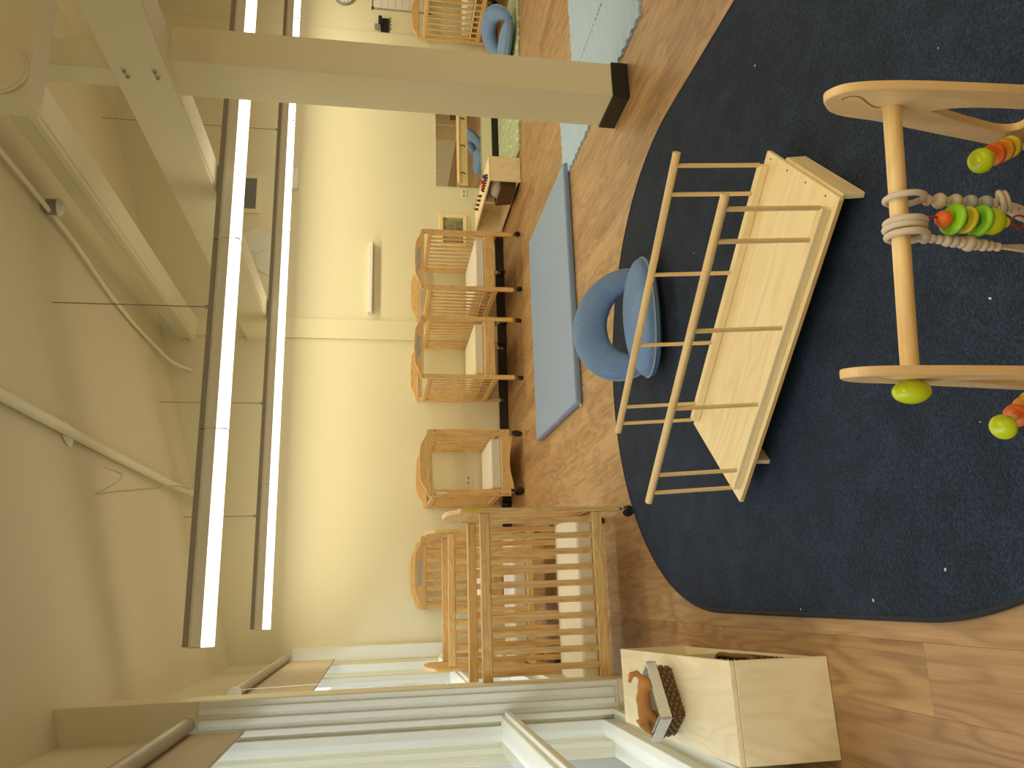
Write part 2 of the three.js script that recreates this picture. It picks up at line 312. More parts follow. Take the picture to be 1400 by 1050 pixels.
// hanging lamps
LAMP_ROWS.forEach(([z, n], row) => {
  const t = thing('pendant_light', ['long linear pendant light, the nearer of two chain-hung rows, glowing white', 'long linear pendant light close to the crib wall, glowing white', 'long linear pendant light hanging over the gym side of the room, glowing white', 'long linear pendant light by the wall facing the cribs, glowing white'][row], 'light', [-0.25, 2.505, z], 0, 'linear pendant lights');
  const S = 1.285, hs = new THREE.Shape([[-0.03, 0], [0.03, 0], [0.056, -0.02], [0.060, -0.075], [-0.060, -0.075], [-0.056, -0.02]].map(p => new THREE.Vector2(...p)));
  for (let i = 0; i < n; i++) {
    const x = i * S;
    part(t, 'strut_channel', cached('chan', () => box(S - 0.004, 0.042, 0.042, 0.003)), mats.zinc, [x + S / 2, -0.021, 0]);
    part(t, 'housing', cached('hous', () => extrude(hs, S - 0.003, 0, 2).rotateY(Math.PI / 2)), mats.fixture, [x + S / 2, -0.036, 0]);
    const ls = new THREE.Shape([[-0.058, 0], [0.058, 0], [0.058, -0.03], [0.05, -0.05], [0.03, -0.06], [-0.03, -0.06], [-0.05, -0.05], [-0.058, -0.03]].map(p => new THREE.Vector2(...p)));
    part(t, 'lens', cached('lens', () => extrude(ls, S - 0.006, 0, 2).rotateY(Math.PI / 2)), mats.lens, [x + S / 2, -0.111, 0]);
    part(t, 'joint_ring', cached('ring', () => box(0.005, 0.064, 0.120, 0.002)), mats.grey, [x + S, -0.142, 0]);
  }
  const l = new THREE.RectAreaLight(LAMP, LAMP_POWER, n * S - 0.01, 0.11);
  l.name = 'lamp'; l.position.set(n * S / 2, -0.176, 0); l.rotation.x = -Math.PI / 2; t.add(l);
  for (const q of [1, -1]) { const k = new THREE.RectAreaLight(LAMP, LAMP_SIDE, n * S - 0.01, 0.05); k.name = 'lamp_side'; k.position.set(n * S / 2, -0.141, q * 0.064); k.rotation.y = q > 0 ? Math.PI : 0; t.add(k); }
  part(t, 'end_cap', box(0.006, 0.14, 0.122, 0.002), mats.fixture, [-0.003, -0.105, 0]);
  for (const x of row === 1 ? [1.0, 2.07, 5.05] : [2.1, 5.6]) {
    const len = ceilY(x - 0.256) - 2.505 + 0.005;
    part(t, 'chain', rod(V(x, 0, 0), V(x, len, 0), 0.004, 6), mats.zinc);
    part(t, 'hook', new THREE.TorusGeometry(0.012, 0.003, 6, 12), mats.zinc, [x, 0.012, 0]);
  }
});

// ---------------------------------------------------------------- back wall fittings
{
  const v = thing('vent_grille', 'square louvred air vent high on the back wall', 'vent', [4.41, 2.90, ZB]);
  part(v, 'back_plate', cbox(-0.19, 0.19, -0.10, 0.10, 0, 0.003), mats.grey);
  for (const [a, b, c, d] of [[-0.24, 0.24, 0.10, 0.15], [-0.24, 0.24, -0.15, -0.10], [-0.24, -0.19, -0.10, 0.10], [0.19, 0.24, -0.10, 0.10]]) part(v, 'frame', cbox(a, b, c, d, 0, 0.036, 0.003), mats.beam);
  for (let i = 0; i < 12; i++) part(v, 'louvre', cached('louv', () => box(0.003, 0.2, 0.034, 0.001)), mats.grey, [-0.176 + i * 0.032, 0, 0.022], [0, 0.75, 0]);
  const hex = new THREE.Shape(); for (let k = 0; k < 6; k++) { const a = k * Math.PI / 3; hex[k ? 'lineTo' : 'moveTo'](0.165 * Math.cos(a), 0.165 * Math.sin(a)); } hex.closePath();
  const hg = extrude(hex, 0.012, 0.003);
  for (const [x, y, l] of [[3.85, 2.77, 'pale hexagonal panel on the back wall below the vent'], [3.60, 2.625, 'pale hexagonal panel nearest the pilaster on the back wall'], [3.60, 2.915, 'pale hexagonal panel behind the lower beam on the back wall']])
    tag(part(scene, 'hexagon_panel', hg, mats.trim, [x, y, ZB + 0.007]), l, 'panel', 'hexagon wall panels');
  const e = thing('emergency_light', 'white twin-headed emergency light box behind the farther pendant light', 'light', [4.62, 2.40, ZB]);
  part(e, 'case', box(0.26, 0.10, 0.06, 0.01), mats.white, [0, 0, 0.03]);
  for (const s of [-1, 1]) part(e, 'lamp_head', lathe([[0, 0.05], [0.04, 0.05], [0.045, 0.02], [0.02, 0]], 16).rotateX(Math.PI / 2), mats.white, [s * 0.10, 0.07, 0.03]);
  const s = thing('wall_bar', 'long slim white bar fitting on the wall above the cribs', 'fitting', [3.445, 1.52, ZB]);
  part(s, 'cover', box(0.83, 0.045, 0.075, 0.008), mats.white, [0, 0, 0.04]);
  for (const q of [-1, 1]) part(s, 'end_cap', box(0.012, 0.05, 0.08, 0.004), mats.white, [q * 0.418, 0, 0.04]);
  const ck = thing('wall_clock', 'round white wall clock above the whiteboard', 'clock', [7.2, 1.90, ZB]);
  part(ck, 'rim', lathe([[0, 0], [0.125, 0], [0.13, 0.02], [0.125, 0.035], [0.11, 0.035], [0.108, 0.025]], 40).rotateX(Math.PI / 2), mats.grey);
  part(ck, 'face', new THREE.CylinderGeometry(0.11, 0.11, 0.004, 40).rotateX(Math.PI / 2), mats.white, [0, 0, 0.024]);
  for (let k = 0; k < 12; k++) { const a = k * Math.PI / 6; part(ck, 'hour_mark', cached('hm', () => box(0.007, 0.018, 0.002, 0)), mats.black, [0.09 * Math.sin(a), 0.09 * Math.cos(a), 0.027], [0, 0, -a]); }
  part(ck, 'hand', box(0.006, 0.07, 0.002, 0), mats.black, [0.02, 0.025, 0.029], [0, 0, -0.7]);
  part(ck, 'hand', box(0.005, 0.09, 0.002, 0), mats.black, [-0.035, -0.01, 0.031], [0, 0, 2.0]);
  const wb = thing('whiteboard', 'white ruled planner board with grey frame behind the far crib', 'whiteboard', [7.62, 1.2, ZB]);
  part(wb, 'board', box(1.10, 0.72, 0.012, 0.002), mats.white, [0, 0, 0.008]);
  for (const q of [-1, 1]) { part(wb, 'frame', box(1.12, 0.016, 0.022, 0.003), mats.chrome, [0, q * 0.36, 0.011]); part(wb, 'frame', box(0.016, 0.736, 0.022, 0.003), mats.chrome, [q * 0.56, 0, 0.011]); }
  for (const q of [-1, 1]) for (const r of [-1, 1]) part(wb, 'corner_cap', box(0.03, 0.03, 0.026, 0.006), mats.black, [q * 0.555, r * 0.355, 0.012]);
  for (let k = 1; k < 8; k++) part(wb, 'ruled_line', cached('rl', () => box(1.06, 0.004, 0.001, 0)), mats.grey, [0, 0.34 - k * 0.088, 0.0145]);
  const kh = thing('hook_rack', 'small black wall rack with hooks and cups beside the pilaster', 'rack', [6.83, 1.40, ZB]);
  part(kh, 'back_plate', box(0.20, 0.10, 0.012, 0.003), mats.black, [0, 0, 0.008]);
  for (let k = 0; k < 4; k++) part(kh, 'hook', tube([[0, 0, 0], [0, -0.02, 0.03], [0, -0.03, 0.045], [0, -0.01, 0.05]], 0.004, 12, 6), mats.black, [-0.075 + k * 0.05, -0.045, 0.01]);
  part(kh, 'cup', lathe([[0, 0], [0.03, 0], [0.035, 0.07], [0.03, 0.07], [0.028, 0.01]], 16), mats.grey, [-0.06, 0.055, 0.045]);
  part(kh, 'tray', box(0.12, 0.045, 0.06, 0.006), mats.black, [0.03, 0.06, 0.04]);
  // low mirror and the bar across it
  const mi = thing('wall_mirror', 'low frameless mirror on the wall beside the low shelf', 'mirror', [5.38, 0.512, ZB]);
  part(mi, 'glass', box(1.46, 0.545, 0.006, 0.002), mats.mirror, [0, 0, 0.005]);
  const ba = thing('pull_up_rail', 'pine pull-up rail mounted across the low mirror', 'rail', [5.38, 0.465, ZB]);
  part(ba, 'board', box(1.40, 0.095, 0.018, 0.004), mats.birch, [0, -0.015, 0.018]);
  part(ba, 'bar', rod(V(-0.7, 0.045, 0.05), V(0.7, 0.045, 0.05), 0.018, 14), mats.dowel);
  for (let k = 0; k < 4; k++) part(ba, 'bracket', tube([[0, -0.03, 0.026], [0, -0.015, 0.05], [0, 0.03, 0.05]], 0.006, 12, 6), mats.black, [-0.56 + k * 0.37, 0, 0]);
  function outlet(x, y, l) {
    const o = thing('wall_outlet', l, 'outlet', [x, y, ZB], 0, 'wall outlets');
    part(o, 'cover_plate', box(0.115, 0.072, 0.006, 0.003), mats.white, [0, 0, 0.003]);
    for (const q of [-1, 1]) part(o, 'socket', box(0.032, 0.028, 0.003, 0.002), mats.plate, [q * 0.026, 0, 0.007]);
  }
  outlet(4.57, 0.452, 'white double wall outlet at the edge of the mirror'); outlet(1.165, 0.455, 'white double wall outlet seen through the clear end of a crib');
  const pf = thing('picture_frame', 'small pine framed landscape picture on the wall behind a crib', 'picture', [4.08, 0.585, ZB]);
  for (const q of [-1, 1]) { part(pf, 'frame', box(0.40, 0.04, 0.025, 0.005), mats.birch, [0, q * 0.137, 0.013]); part(pf, 'frame', box(0.04, 0.234, 0.025, 0.005), mats.birch, [q * 0.18, 0, 0.013]); }
  part(pf, 'picture', box(0.33, 0.24, 0.004, 0), M({ map: tex(128, 128, (u, v) => { const n = fb(u, v, 6, 6, 90, 4), k = fb(u, v, 3, 5, 95, 3); return mix(mix([196, 188, 150], [120, 128, 96], n), [84, 70, 44], k * k); }, 0.33, 0.24), roughness: 0.6 }), [0, 0, 0.010]);
}

// ---------------------------------------------------------------- cribs
function archShape(w, y0, ys, yt) {      // board from y0 up to an ogee top: ys at the shoulders, yt in the middle
  const s = new THREE.Shape(), h = w / 2;
  s.moveTo(-h, y0); s.lineTo(h, y0); s.lineTo(h, ys - 0.03); s.quadraticCurveTo(h, ys, h - 0.035, ys);
  s.bezierCurveTo(h * 0.72, ys + 0.004, h * 0.66, yt - 0.006, h * 0.40, yt - 0.004); s.quadraticCurveTo(0, yt + 0.008, -h * 0.40, yt - 0.004);
  s.bezierCurveTo(-h * 0.66, yt - 0.006, -h * 0.72, ys + 0.004, -h + 0.035, ys); s.quadraticCurveTo(-h, ys, -h, ys - 0.03); s.closePath(); return s;
}
function crib(o) {
  const { w = 0.65, L = 1.0, arch = [0.985, 1.02, 1.075], pw = 0.045, leg = 0.085, board = [0.275, 0.372], side = [0.24, 0.29, 0.90, 0.945], n = 10, end = 'clear', cast = 0.032, wave, slatW = 0.028, carve } = o;
  const t = thing('crib', o.label, 'crib', o.at, o.turn ?? 0, 'wooden cribs along the walls');
  const T = 0.026;
  for (const e of [1, -1]) {
    const z = e * (L / 2 - T / 2);
    const P = o.ends?.[e > 0 ? 0 : 1] ?? end;
    const hb = part(t, 'headboard', cached('arch' + [w, arch], () => extrude(archShape(w, ...arch), T, 0.005, 0)), pine(), [0, 0, z]);
    if (!wave) part(hb, 'name_plate', cached('npl', () => box(0.23, 0.034, 0.003, 0.001)), mats.plate, [0, (arch[0] + arch[2]) / 2 + 0.006, e * (T / 2 + 0.001)]);
    for (const s of [1, -1]) {
      part(t, 'post', cached('post' + [pw, arch[0], leg], () => box(pw, arch[0] - leg, T, 0.005)), pine(), [s * (w / 2 - pw / 2), (arch[0] + leg) / 2, z]);
      const c = part(t, 'caster', cached('castfork' + cast, () => mergeGeometries([cbox(-0.012, 0.012, cast * 0.9, cast * 2.0, -0.011, 0.011), rod(V(0, cast * 1.8, 0), V(0, cast * 2 + 0.03, 0), 0.008, 8).toNonIndexed()])), cast > 0.04 ? mats.grey : mats.chrome, [s * (w / 2 - pw / 2), 0, z]);
      c.rotation.y = rr(-0.8, 0.8);
      part(c, 'wheel', cached('wheel' + cast, () => lathe([[0.006, -0.014], [cast * 0.8, -0.014], [cast, -0.009], [cast, 0.009], [cast * 0.8, 0.014], [0.006, 0.014]], 20).rotateZ(Math.PI / 2)), mats.black, [0.002, cast, 0.014]);
    }
    if (wave) {
      const s = new THREE.Shape(), h = w / 2 - pw; s.moveTo(-h, board[1]); s.lineTo(-h, board[0] - 0.02); s.bezierCurveTo(-h * 0.6, board[0] - 0.02, -h * 0.6, board[0] + 0.012, 0, board[0] + 0.012); s.bezierCurveTo(h * 0.6, board[0] + 0.012, h * 0.6, board[0] - 0.02, h, board[0] - 0.02); s.lineTo(h, board[1]); s.closePath();
      part(t, 'bottom_board', cached('wave' + w, () => extrude(s, T * 0.8, 0.003, 0)), pine(), [0, 0, z]);
    } else part(t, 'bottom_board', cached('bb' + [w, pw, board], () => box(w - 2 * pw, board[1] - board[0], T * 0.8, 0.004)), pine(), [0, (board[0] + board[1]) / 2, z]);
    if (P === 'clear') part(t, 'clear_panel', cached('clear' + [w, pw, arch[0], board[1]], () => new THREE.PlaneGeometry(w - 2 * pw, arch[0] - board[1])), mats.acrylic, [0, (arch[0] + board[1]) / 2, z]);
    else if (P === 'slat') for (let k = 0; k < 6; k++) part(t, 'slat', cached('eslat' + [arch[0], board[1]], () => box(0.042, arch[0] - board[1] + 0.01, 0.014, 0.004)), pine(), [(k - 2.5) * (w - 2 * pw) / 6, (arch[0] + board[1]) / 2, z]);
  }
  if (wave) part(t, 'sticker', box(0.016, 0.10, 0.002, 0.0006), mats.white, [-w / 2 + pw / 2, 0.80, L / 2 + 0.0008]);
  if (wave) for (const sx of [-1, 1]) for (const y of [0.87, 0.24, 0.17]) part(t, 'screw_head', cached('sh', () => new THREE.CylinderGeometry(0.006, 0.006, 0.003, 10).rotateX(Math.PI / 2)), mats.black, [sx * (w / 2 - 0.02), y, L / 2]);
  for (const s of [1, -1]) {
    const x = s * (w / 2 - pw / 2 - 0.002), len = L - 2 * T;
    part(t, 'side_rail', cached('rail' + [len, side[3] - side[2]], () => box(0.03, side[3] - side[2], len, 0.007)), pine(), [x, (side[2] + side[3]) / 2, 0]);
    part(t, 'side_rail', cached('rail' + [len, side[1] - side[0]], () => box(0.03, side[1] - side[0], len, 0.005)), pine(), [x, (side[0] + side[1]) / 2, 0]);
    for (let k = 0; k < n; k++) part(t, 'slat', cached('slat' + [slatW, side[2] - side[1]], () => box(0.013, side[2] - side[1] + 0.01, slatW, 0.004)), pine(), [x, (side[1] + side[2]) / 2, (k + 0.5 - n / 2) * len / n]);
    if (carve) for (const e of [1, -1]) part(t, 'warning_label', cached('wl', () => box(0.003, 0.10, 0.010, 0.001)), mats.yellow, [s * (w / 2 + 0.001), 0.90, e * (L / 2 - T / 2)]);
  }
  const my = o.mattress ?? [board[1] + 0.0, board[1] + 0.09];
  part(t, 'mattress_support', cached('msup' + [w, L], () => box(w - 0.06, 0.015, L - 0.06, 0.003)), mats.birch, [0, my[0] - 0.009, 0]);
  const m = thing('crib_mattress', o.mlabel, 'mattress', [o.at[0], my[0], o.at[2]], o.turn ?? 0, 'crib mattresses');
  const mg = cached('mat' + [w, L, my[1] - my[0]], () => new RoundedBoxGeometry(w - 2 * pw - 0.03, my[1] - my[0], L - 0.09, 3, 0.02));
  part(m, 'fitted_sheet', mg, o.sheet ?? mats.sheet, [0, (my[1] - my[0]) / 2, 0]);
  return t;
}
const Q = Math.PI / 2;
crib({ label: 'pine crib with clear end standing beside the low shelf and framed picture', mlabel: 'white sheeted mattress in the crib beside the framed picture', at: [3.245, 0, -7.60], L: 0.99 });
crib({ label: 'pine crib with clear end in front of the wall pilaster', mlabel: 'cream sheeted mattress in the crib by the wall pilaster', at: [2.355, 0, -7.68], L: 0.95, sheet: mats.sheet2, mattress: [0.385, 0.475] });
crib({ label: 'lower pine crib with clear acrylic end and large black casters', mlabel: 'white sheeted mattress in the crib with large casters', at: [1.222, 0, -7.76], turn: 0.03, w: 0.665, L: 0.76, arch: [0.90, 0.945, 1.016], pw: 0.07, board: [0.117, 0.20], wave: 1, leg: 0.125, cast: 0.052, side: [0.20, 0.26, 0.84, 0.89], mattress: [0.215, 0.315], n: 8 });
crib({ label: 'slatted pine crib at the rug edge, between window post and rug', mlabel: 'cream mattress in the slatted crib by the window post', at: [-0.045, 0, -4.43], turn: -Q, w: 0.65, L: 0.97, arch: [0.90, 0.975, 1.035], board: [0.19, 0.26], side: [0.19, 0.245, 0.812, 0.866], n: 11, slatW: 0.032, end: 'slat', mattress: [0.235, 0.328], sheet: mats.sheet2, carve: 1 });
crib({ label: 'slatted pine crib with yellow labels, standing behind the crib at the rug edge', mlabel: 'pinkish white mattress in the crib with yellow labels', at: [-0.035, 0, -6.36], turn: Q, w: 0.63, L: 1.04, arch: [0.90, 0.975, 1.03], board: [0.20, 0.26], side: [0.20, 0.25, 0.812, 0.866], n: 11, slatW: 0.032, end: 'slat', mattress: [0.25, 0.35], carve: 1 });
crib({ label: 'pine crib with slatted end in the corner by the back wall', mlabel: 'white mattress in the corner crib', at: [0.196, 0, -7.62], L: 0.98, arch: [0.965, 1.02, 1.075], end: 'slat' });
crib({ label: 'pine slatted crib in front of the whiteboard', mlabel: 'white mattress in the crib before the whiteboard', at: [6.915, 0, -7.55], L: 1.0 });

// ---------------------------------------------------------------- rug, mats
{
  const r = thing('area_rug', 'large dark navy carpet rug with rounded ends on the wood floor', 'rug', [(RUG.x0 + RUG.x1) / 2, 0, (RUG.z0 + RUG.z1) / 2]);
  const R = (RUG.x1 - RUG.x0) / 2, hl = (RUG.z1 - RUG.z0) / 2 - R, s = new THREE.Shape();
  s.moveTo(R - 0.012, -hl); s.lineTo(R - 0.012, hl); s.absarc(0, hl, R - 0.012, 0, Math.PI); s.lineTo(-R + 0.012, -hl); s.absarc(0, -hl, R - 0.012, Math.PI, 2 * Math.PI);
  const g = new THREE.ExtrudeGeometry(s, { depth: 0.012, bevelEnabled: false, curveSegments: 64 }).rotateX(-Q);
  part(r, 'pile', uvm(g, 2, 0, 0), mats.rug);
  const pts = []; for (let k = 0; k < 160; k++) { const a = k / 160 * 2 * Math.PI, c = Math.cos(a), q = Math.sin(a); pts.push([(R - 0.009) * c, 0.008, (R - 0.009) * q + (q >= 0 ? hl : -hl)]); }
  pts.splice(80, 0, [-(R - 0.009), 0.008, 0]); pts.push([R - 0.009, 0.008, 0]);
  part(r, 'edge_binding', tube(pts, 0.0085, 400, 8, true), mats.binding);
  for (const [x, z] of [[-0.085, -2.46], [-0.055, -2.06], [0.02, -1.75], [1.30, -1.45], [0.35, -1.55], [1.45, -3.0], [0.62, -1.45], [1.9, -2.3]]) {
    const f = new THREE.IcosahedronGeometry(rr(0.0015, 0.0045), 0); f.scale(1.6, 0.5, 1);
    tag(part(scene, 'lint_flake', f, mats.linen, [x, 0.0135, z], [0, rr(0, 3), 0]), 'tiny pale lint flake lying on the navy rug', 'lint', 'lint on the rug');
  }
}
{
  const m = thing('floor_mat', 'blue vinyl folding floor mat lying in front of the cribs', 'mat', [2.205, 0, -5.75]);
  part(m, 'cover', new RoundedBoxGeometry(1.88, 0.052, 1.38, 3, 0.014), mats.mat, [0, 0.026, 0]);
  part(m, 'seam', box(1.888, 0.006, 1.388, 0.002), mats.mat, [0, 0.026, 0]);
  part(m, 'side_band', box(1.884, 0.030, 0.004, 0.001), mats.mat, [0, 0.024, 0.691]);
  part(m, 'side_band', box(0.004, 0.030, 1.38, 0.001), mats.mat, [-0.941, 0.024, 0]);
  part(m, 'care_tag', box(0.03, 0.003, 0.02, 0.001), mats.linen, [-0.95, 0.012, 0.67]);
}
{
  const pz = thing('puzzle_mat', 'pale blue interlocking foam tile mat beside the column', 'mat', [0, 0, 0]);
  const T = 0.605, tooth = (s, x0, y0, x1, y1, out) => {
    const n = 15, dx = (x1 - x0) / n, dy = (y1 - y0) / n, L = Math.hypot(dx, dy), nx = dy / L, ny = -dx / L;
    for (let k = 0; k < n; k++) {
      const d = (k % 2 ? 1 : -1) * 0.009 * out, bx = x0 + dx * k, by = y0 + dy * k;
      s.lineTo(bx + dx * 0.12 + nx * d, by + dy * 0.12 + ny * d); s.lineTo(bx + dx * 0.88 + nx * d, by + dy * 0.88 + ny * d);
    }
  };
  const s = new THREE.Shape(), h = T / 2; s.moveTo(-h, -h); tooth(s, -h, -h, h, -h, 1); s.lineTo(h, -h); tooth(s, h, -h, h, h, 1); s.lineTo(h, h); tooth(s, h, h, -h, h, -1); s.lineTo(-h, h); tooth(s, -h, h, -h, -h, -1); s.closePath();
  const g = uvm(new THREE.ExtrudeGeometry(s, { depth: 0.012, bevelEnabled: false }).rotateX(-Q), 2, 0, 0), ge = uvm(new THREE.ExtrudeGeometry(s, { depth: 0.003, bevelEnabled: false }).rotateX(-Q), 2, 0, 0);
  for (let c = 0; c < 5; c++) for (let r = 0; r < 4; r++) {
    const x = 3.07 + h + c * T, z = (c === 0 ? -5.2 : -4.77) + h + r * T; 
    if (c === 0 && r > 1) { if (r === 3) continue; }
    if (x - h < 2.97 && z > -3.98 && z < -3.66) continue;
    const ti = part(pz, 'foam_tile', g, mats.foam, [x, 0.003, z]);
    part(ti, 'tile_backing', ge, mats.foam, [0, -0.003, 0]);
  }
  const pad = thing('play_pad', 'thin pale green patterned play pad below the low mirror', 'mat', [0, 0, 0]);
  part(pad, 'padding', uvm(new THREE.ExtrudeGeometry(flatShape([[4.42, 8.1], [6.36, 8.1], [6.5, 6.58], [4.40, 6.88]]), { depth: 0.018, bevelEnabled: true, bevelSize: 0.004, bevelThickness: 0.004, bevelSegments: 2 }).rotateX(-Q), 2, 0, 0), mats.padgreen, [0, 0.004, 0]);
}
// infant support seats: a rounded cushion with a crescent back
function supportSeat(label, at, turn, lean = 0) {
  const t = thing('support_pillow', label, 'pillow', at, turn, 'blue infant support pillows');
  // cushion: a soft flattened half-moon lens
  const sup = (v, e) => Math.sign(v) * Math.pow(Math.abs(v), e);
  const g = new THREE.SphereGeometry(1, 40, 24), p = g.attributes.position;
  for (let i = 0; i < p.count; i++) {
    let x = p.getX(i), y = p.getY(i), z = p.getZ(i);
    const yy = sup(y, 0.62) * 0.066, w = 0.315, d = z > 0 ? 0.19 : 0.12;
    p.setXYZ(i, sup(x, 0.9) * w, yy + 0.066 + (z < 0 ? 0.02 * z * z : 0) + 0.02 * (1 - x * x), z * d);
  }
  g.computeVertexNormals();
  part(t, 'cushion', uvm(g, 2), mats.pillow, [-0.03, 0.001, 0.14]);
  part(t, 'cushion_piping', tube([...Array(40)].map((_, k) => { const a = k / 40 * 2 * Math.PI, z = Math.sin(a); return [0.317 * sup(Math.cos(a), 0.9), 0.07 + 0.012 * (1 - Math.cos(a) ** 2), (z > 0 ? 0.192 : 0.12) * z + 0.14].map((c, j) => j ? c : c - 0.03); }), 0.006, 120, 6, true), mats.piping);
  // crescent back, leaning away
  const N = 44, K = 20, pos = [], idx = [];
  const frame = u => { const a = Math.PI * (-0.14 + 1.28 * u), R0 = 0.222; return { c: [R0 * 1.08 * Math.cos(a), R0 * 1.0 * Math.sin(a)], n: [Math.cos(a), Math.sin(a)], r: 0.034 + 0.054 * Math.pow(Math.sin(Math.PI * Math.min(1, Math.max(0, u))), 0.7) }; };
  const tilt = 0.72 + lean, put = (x, y, z) => [x, 0.10 + y * Math.cos(tilt) - z * Math.sin(tilt) * -1, -0.02 - y * Math.sin(tilt) + z * Math.cos(tilt)];
  for (let i = 0; i <= N; i++) { const u = i / N, f = frame(u), e = Math.min(1, Math.sqrt(Math.max(0, 1 - Math.pow(2 * u - 1, 16)))); for (let k = 0; k <= K; k++) { const b = k / K * 2 * Math.PI, r = f.r * (0.05 + 0.95 * e); pos.push(...put(f.c[0] + f.n[0] * r * Math.cos(b) * 1.08, f.c[1] + f.n[1] * r * Math.cos(b) * 1.08, r * 0.78 * Math.sin(b))); } }
  for (let i = 0; i < N; i++) for (let k = 0; k < K; k++) { const a = i * (K + 1) + k; idx.push(a, a + 1, a + K + 1, a + 1, a + K + 2, a + K + 1); }
  const cg = new THREE.BufferGeometry(); cg.setAttribute('position', new THREE.Float32BufferAttribute(pos, 3)); cg.setIndex(idx); cg.computeVertexNormals();
  part(t, 'crescent_back', uvm(cg, 1), mats.pillow);
  part(t, 'back_piping', tube([...Array(30)].map((_, k) => { const u = 0.02 + 0.96 * k / 29, f = frame(u), r = f.r * 1.09; return put(f.c[0] + f.n[0] * r, f.c[1] + f.n[1] * r, 0); }), 0.006, 90, 6), mats.piping);
  part(t, 'care_tag', box(0.035, 0.03, 0.002, 0.0005), mats.linen, [-0.09, 0.115, 0.02], [-0.6, 0.3, 0]);
  return t;
}
supportSeat('blue crescent support pillow half on the rug in front of the blue mat', [1.355, 0.013, -3.65], 0.02);
supportSeat('blue crescent support pillow on the pale green play pad', [5.88, 0.026, -7.02], -1.25, 0.15);

// ---------------------------------------------------------------- low shelves and baskets
function lowShelf(label, at, turn, L, D, H, dividers) {     // open front faces +x, length along z
  const t = thing('low_shelf', label, 'shelf', at, turn, 'low wooden toy shelves');
  const T = 0.018;
  part(t, 'top', box(D, T, L, 0.003, 2), mats.maple, [0, H - T / 2, 0]);
  part(t, 'bottom', box(D - 0.004, T, L - 2 * T, 0.002, 2), mats.maple, [0, 0.03, 0]);
  for (const s of [1, -1]) part(t, 'end_panel', box(D, H - T - 0.001, T, 0.003, 1), mats.maple, [0, (H - T) / 2, s * (L / 2 - T / 2)]);
  part(t, 'back_panel', box(0.008, H - T - 0.022, L - 2 * T, 0.001, 2), mats.maple, [-D / 2 + 0.006, (H - T) / 2 + 0.01, 0]);
  for (const z of dividers) part(t, 'divider', box(D - 0.02, H - T - 0.04, T, 0.002, 1), mats.maple, [0.004, (H - T) / 2 + 0.02, z]);
  return t;
}
function basket(label, at, turn, w, d, h, rim, liner) {
  const t = thing('woven_basket', label, 'basket', at, turn, 'woven baskets');
  const per = [], n1 = Math.round(w / 0.019), n2 = Math.round(d / 0.019);
  for (let k = 0; k < n1; k++) { per.push([-w / 2 + (k + 0.5) * w / n1, d / 2, 0]); per.push([w / 2 - (k + 0.5) * w / n1, -d / 2, Math.PI]); }
  for (let k = 0; k < n2; k++) { per.push([w / 2, d / 2 - (k + 0.5) * d / n2, Q]); per.push([-w / 2, -d / 2 + (k + 0.5) * d / n2, -Q]); }
  const rows = Math.round(h / 0.013), A = [], B = [], st = [];
  const sg = uvm(new THREE.SphereGeometry(1, 6, 5).scale(0.012, 0.0058, 0.0045), 0, 0, 0);
  for (let r = 0; r < rows; r++) { const f = 0.90 + 0.10 * r / rows; per.forEach(([x, z, a], i) => { const odd = (Math.floor(i / 2) + r) % 2, g = sg.clone().rotateY(a); const q = odd ? 0.003 : -0.002; g.translate(x * f + Math.sin(a) * q, 0.007 + (r + 0.5) * (h - 0.012) / rows, z * f + Math.cos(a) * q); (odd ? A : B).push(g); }); }
  for (const [x, z] of per) st.push(rod(V(x * 0.9, 0.002, z * 0.9), V(x, h, z), 0.0028, 5).toNonIndexed());
  part(t, 'weave', mergeGeometries(A), mats.rope).userData.kind = 'stuff';
  part(t, 'weave', mergeGeometries(B), mats.rope2).userData.kind = 'stuff';
  part(t, 'stakes', mergeGeometries(st), mats.rope2).userData.kind = 'stuff';
  part(t, 'bottom', box(w * 0.88, 0.006, d * 0.88, 0.002), mats.rope, [0, 0.005, 0]);
  if (liner) {
    const o = 0.008, ring = (W, D2, y0, y1, T2) => mergeGeometries([cbox(-W / 2, W / 2, y0, y1, D2 / 2 - T2, D2 / 2, 0.003), cbox(-W / 2, W / 2, y0, y1, -D2 / 2, -D2 / 2 + T2, 0.003), cbox(-W / 2, -W / 2 + T2, y0, y1, -D2 / 2, D2 / 2, 0.003), cbox(W / 2 - T2, W / 2, y0, y1, -D2 / 2, D2 / 2, 0.003)]);
    part(t, 'inner_wall', ring(w * 0.93 - 0.006, d * 0.93 - 0.006, 0.008, h - 0.004, 0.003), mats.rope);
    part(t, 'liner_cuff', ring(w + 2 * o, d + 2 * o, h - liner, h + 0.008, 0.009), mats.linen);
    part(t, 'liner_inside', ring(w * 0.9 - 0.012, d * 0.9 - 0.012, 0.02, h + 0.006, 0.003), mats.linen);
    part(t, 'liner_floor', box(w * 0.86, 0.004, d * 0.86, 0.001), mats.linen, [0, 0.022, 0]);
  } else part(t, 'rim', tube([[w / 2, h, d / 2], [-w / 2, h, d / 2], [-w / 2, h, -d / 2], [w / 2, h, -d / 2]].flatMap((p, i, a) => { const q = a[(i + 1) % 4]; return [0.06, 0.5, 0.94].map(f => p.map((c, j) => c + (q[j] - c) * f)); }), 0.008, 80, 8, true), mats.rope);
  return t;
}
lowShelf('low birch toy shelf by the windows with a lined basket on top', [-0.392, 0, -2.915], 0.03, 1.12, 0.30, 0.33, [0.02]);
basket('woven basket with pale cloth liner on top of the low shelf', [-0.398, 0.33, -2.862], 0.64, 0.205, 0.15, 0.088, 0.008, 0.03);
basket('dark woven basket inside the low shelf by the windows', [-0.335, 0.04, -2.66], 0.03, 0.19, 0.30, 0.13, 0.008, 0);
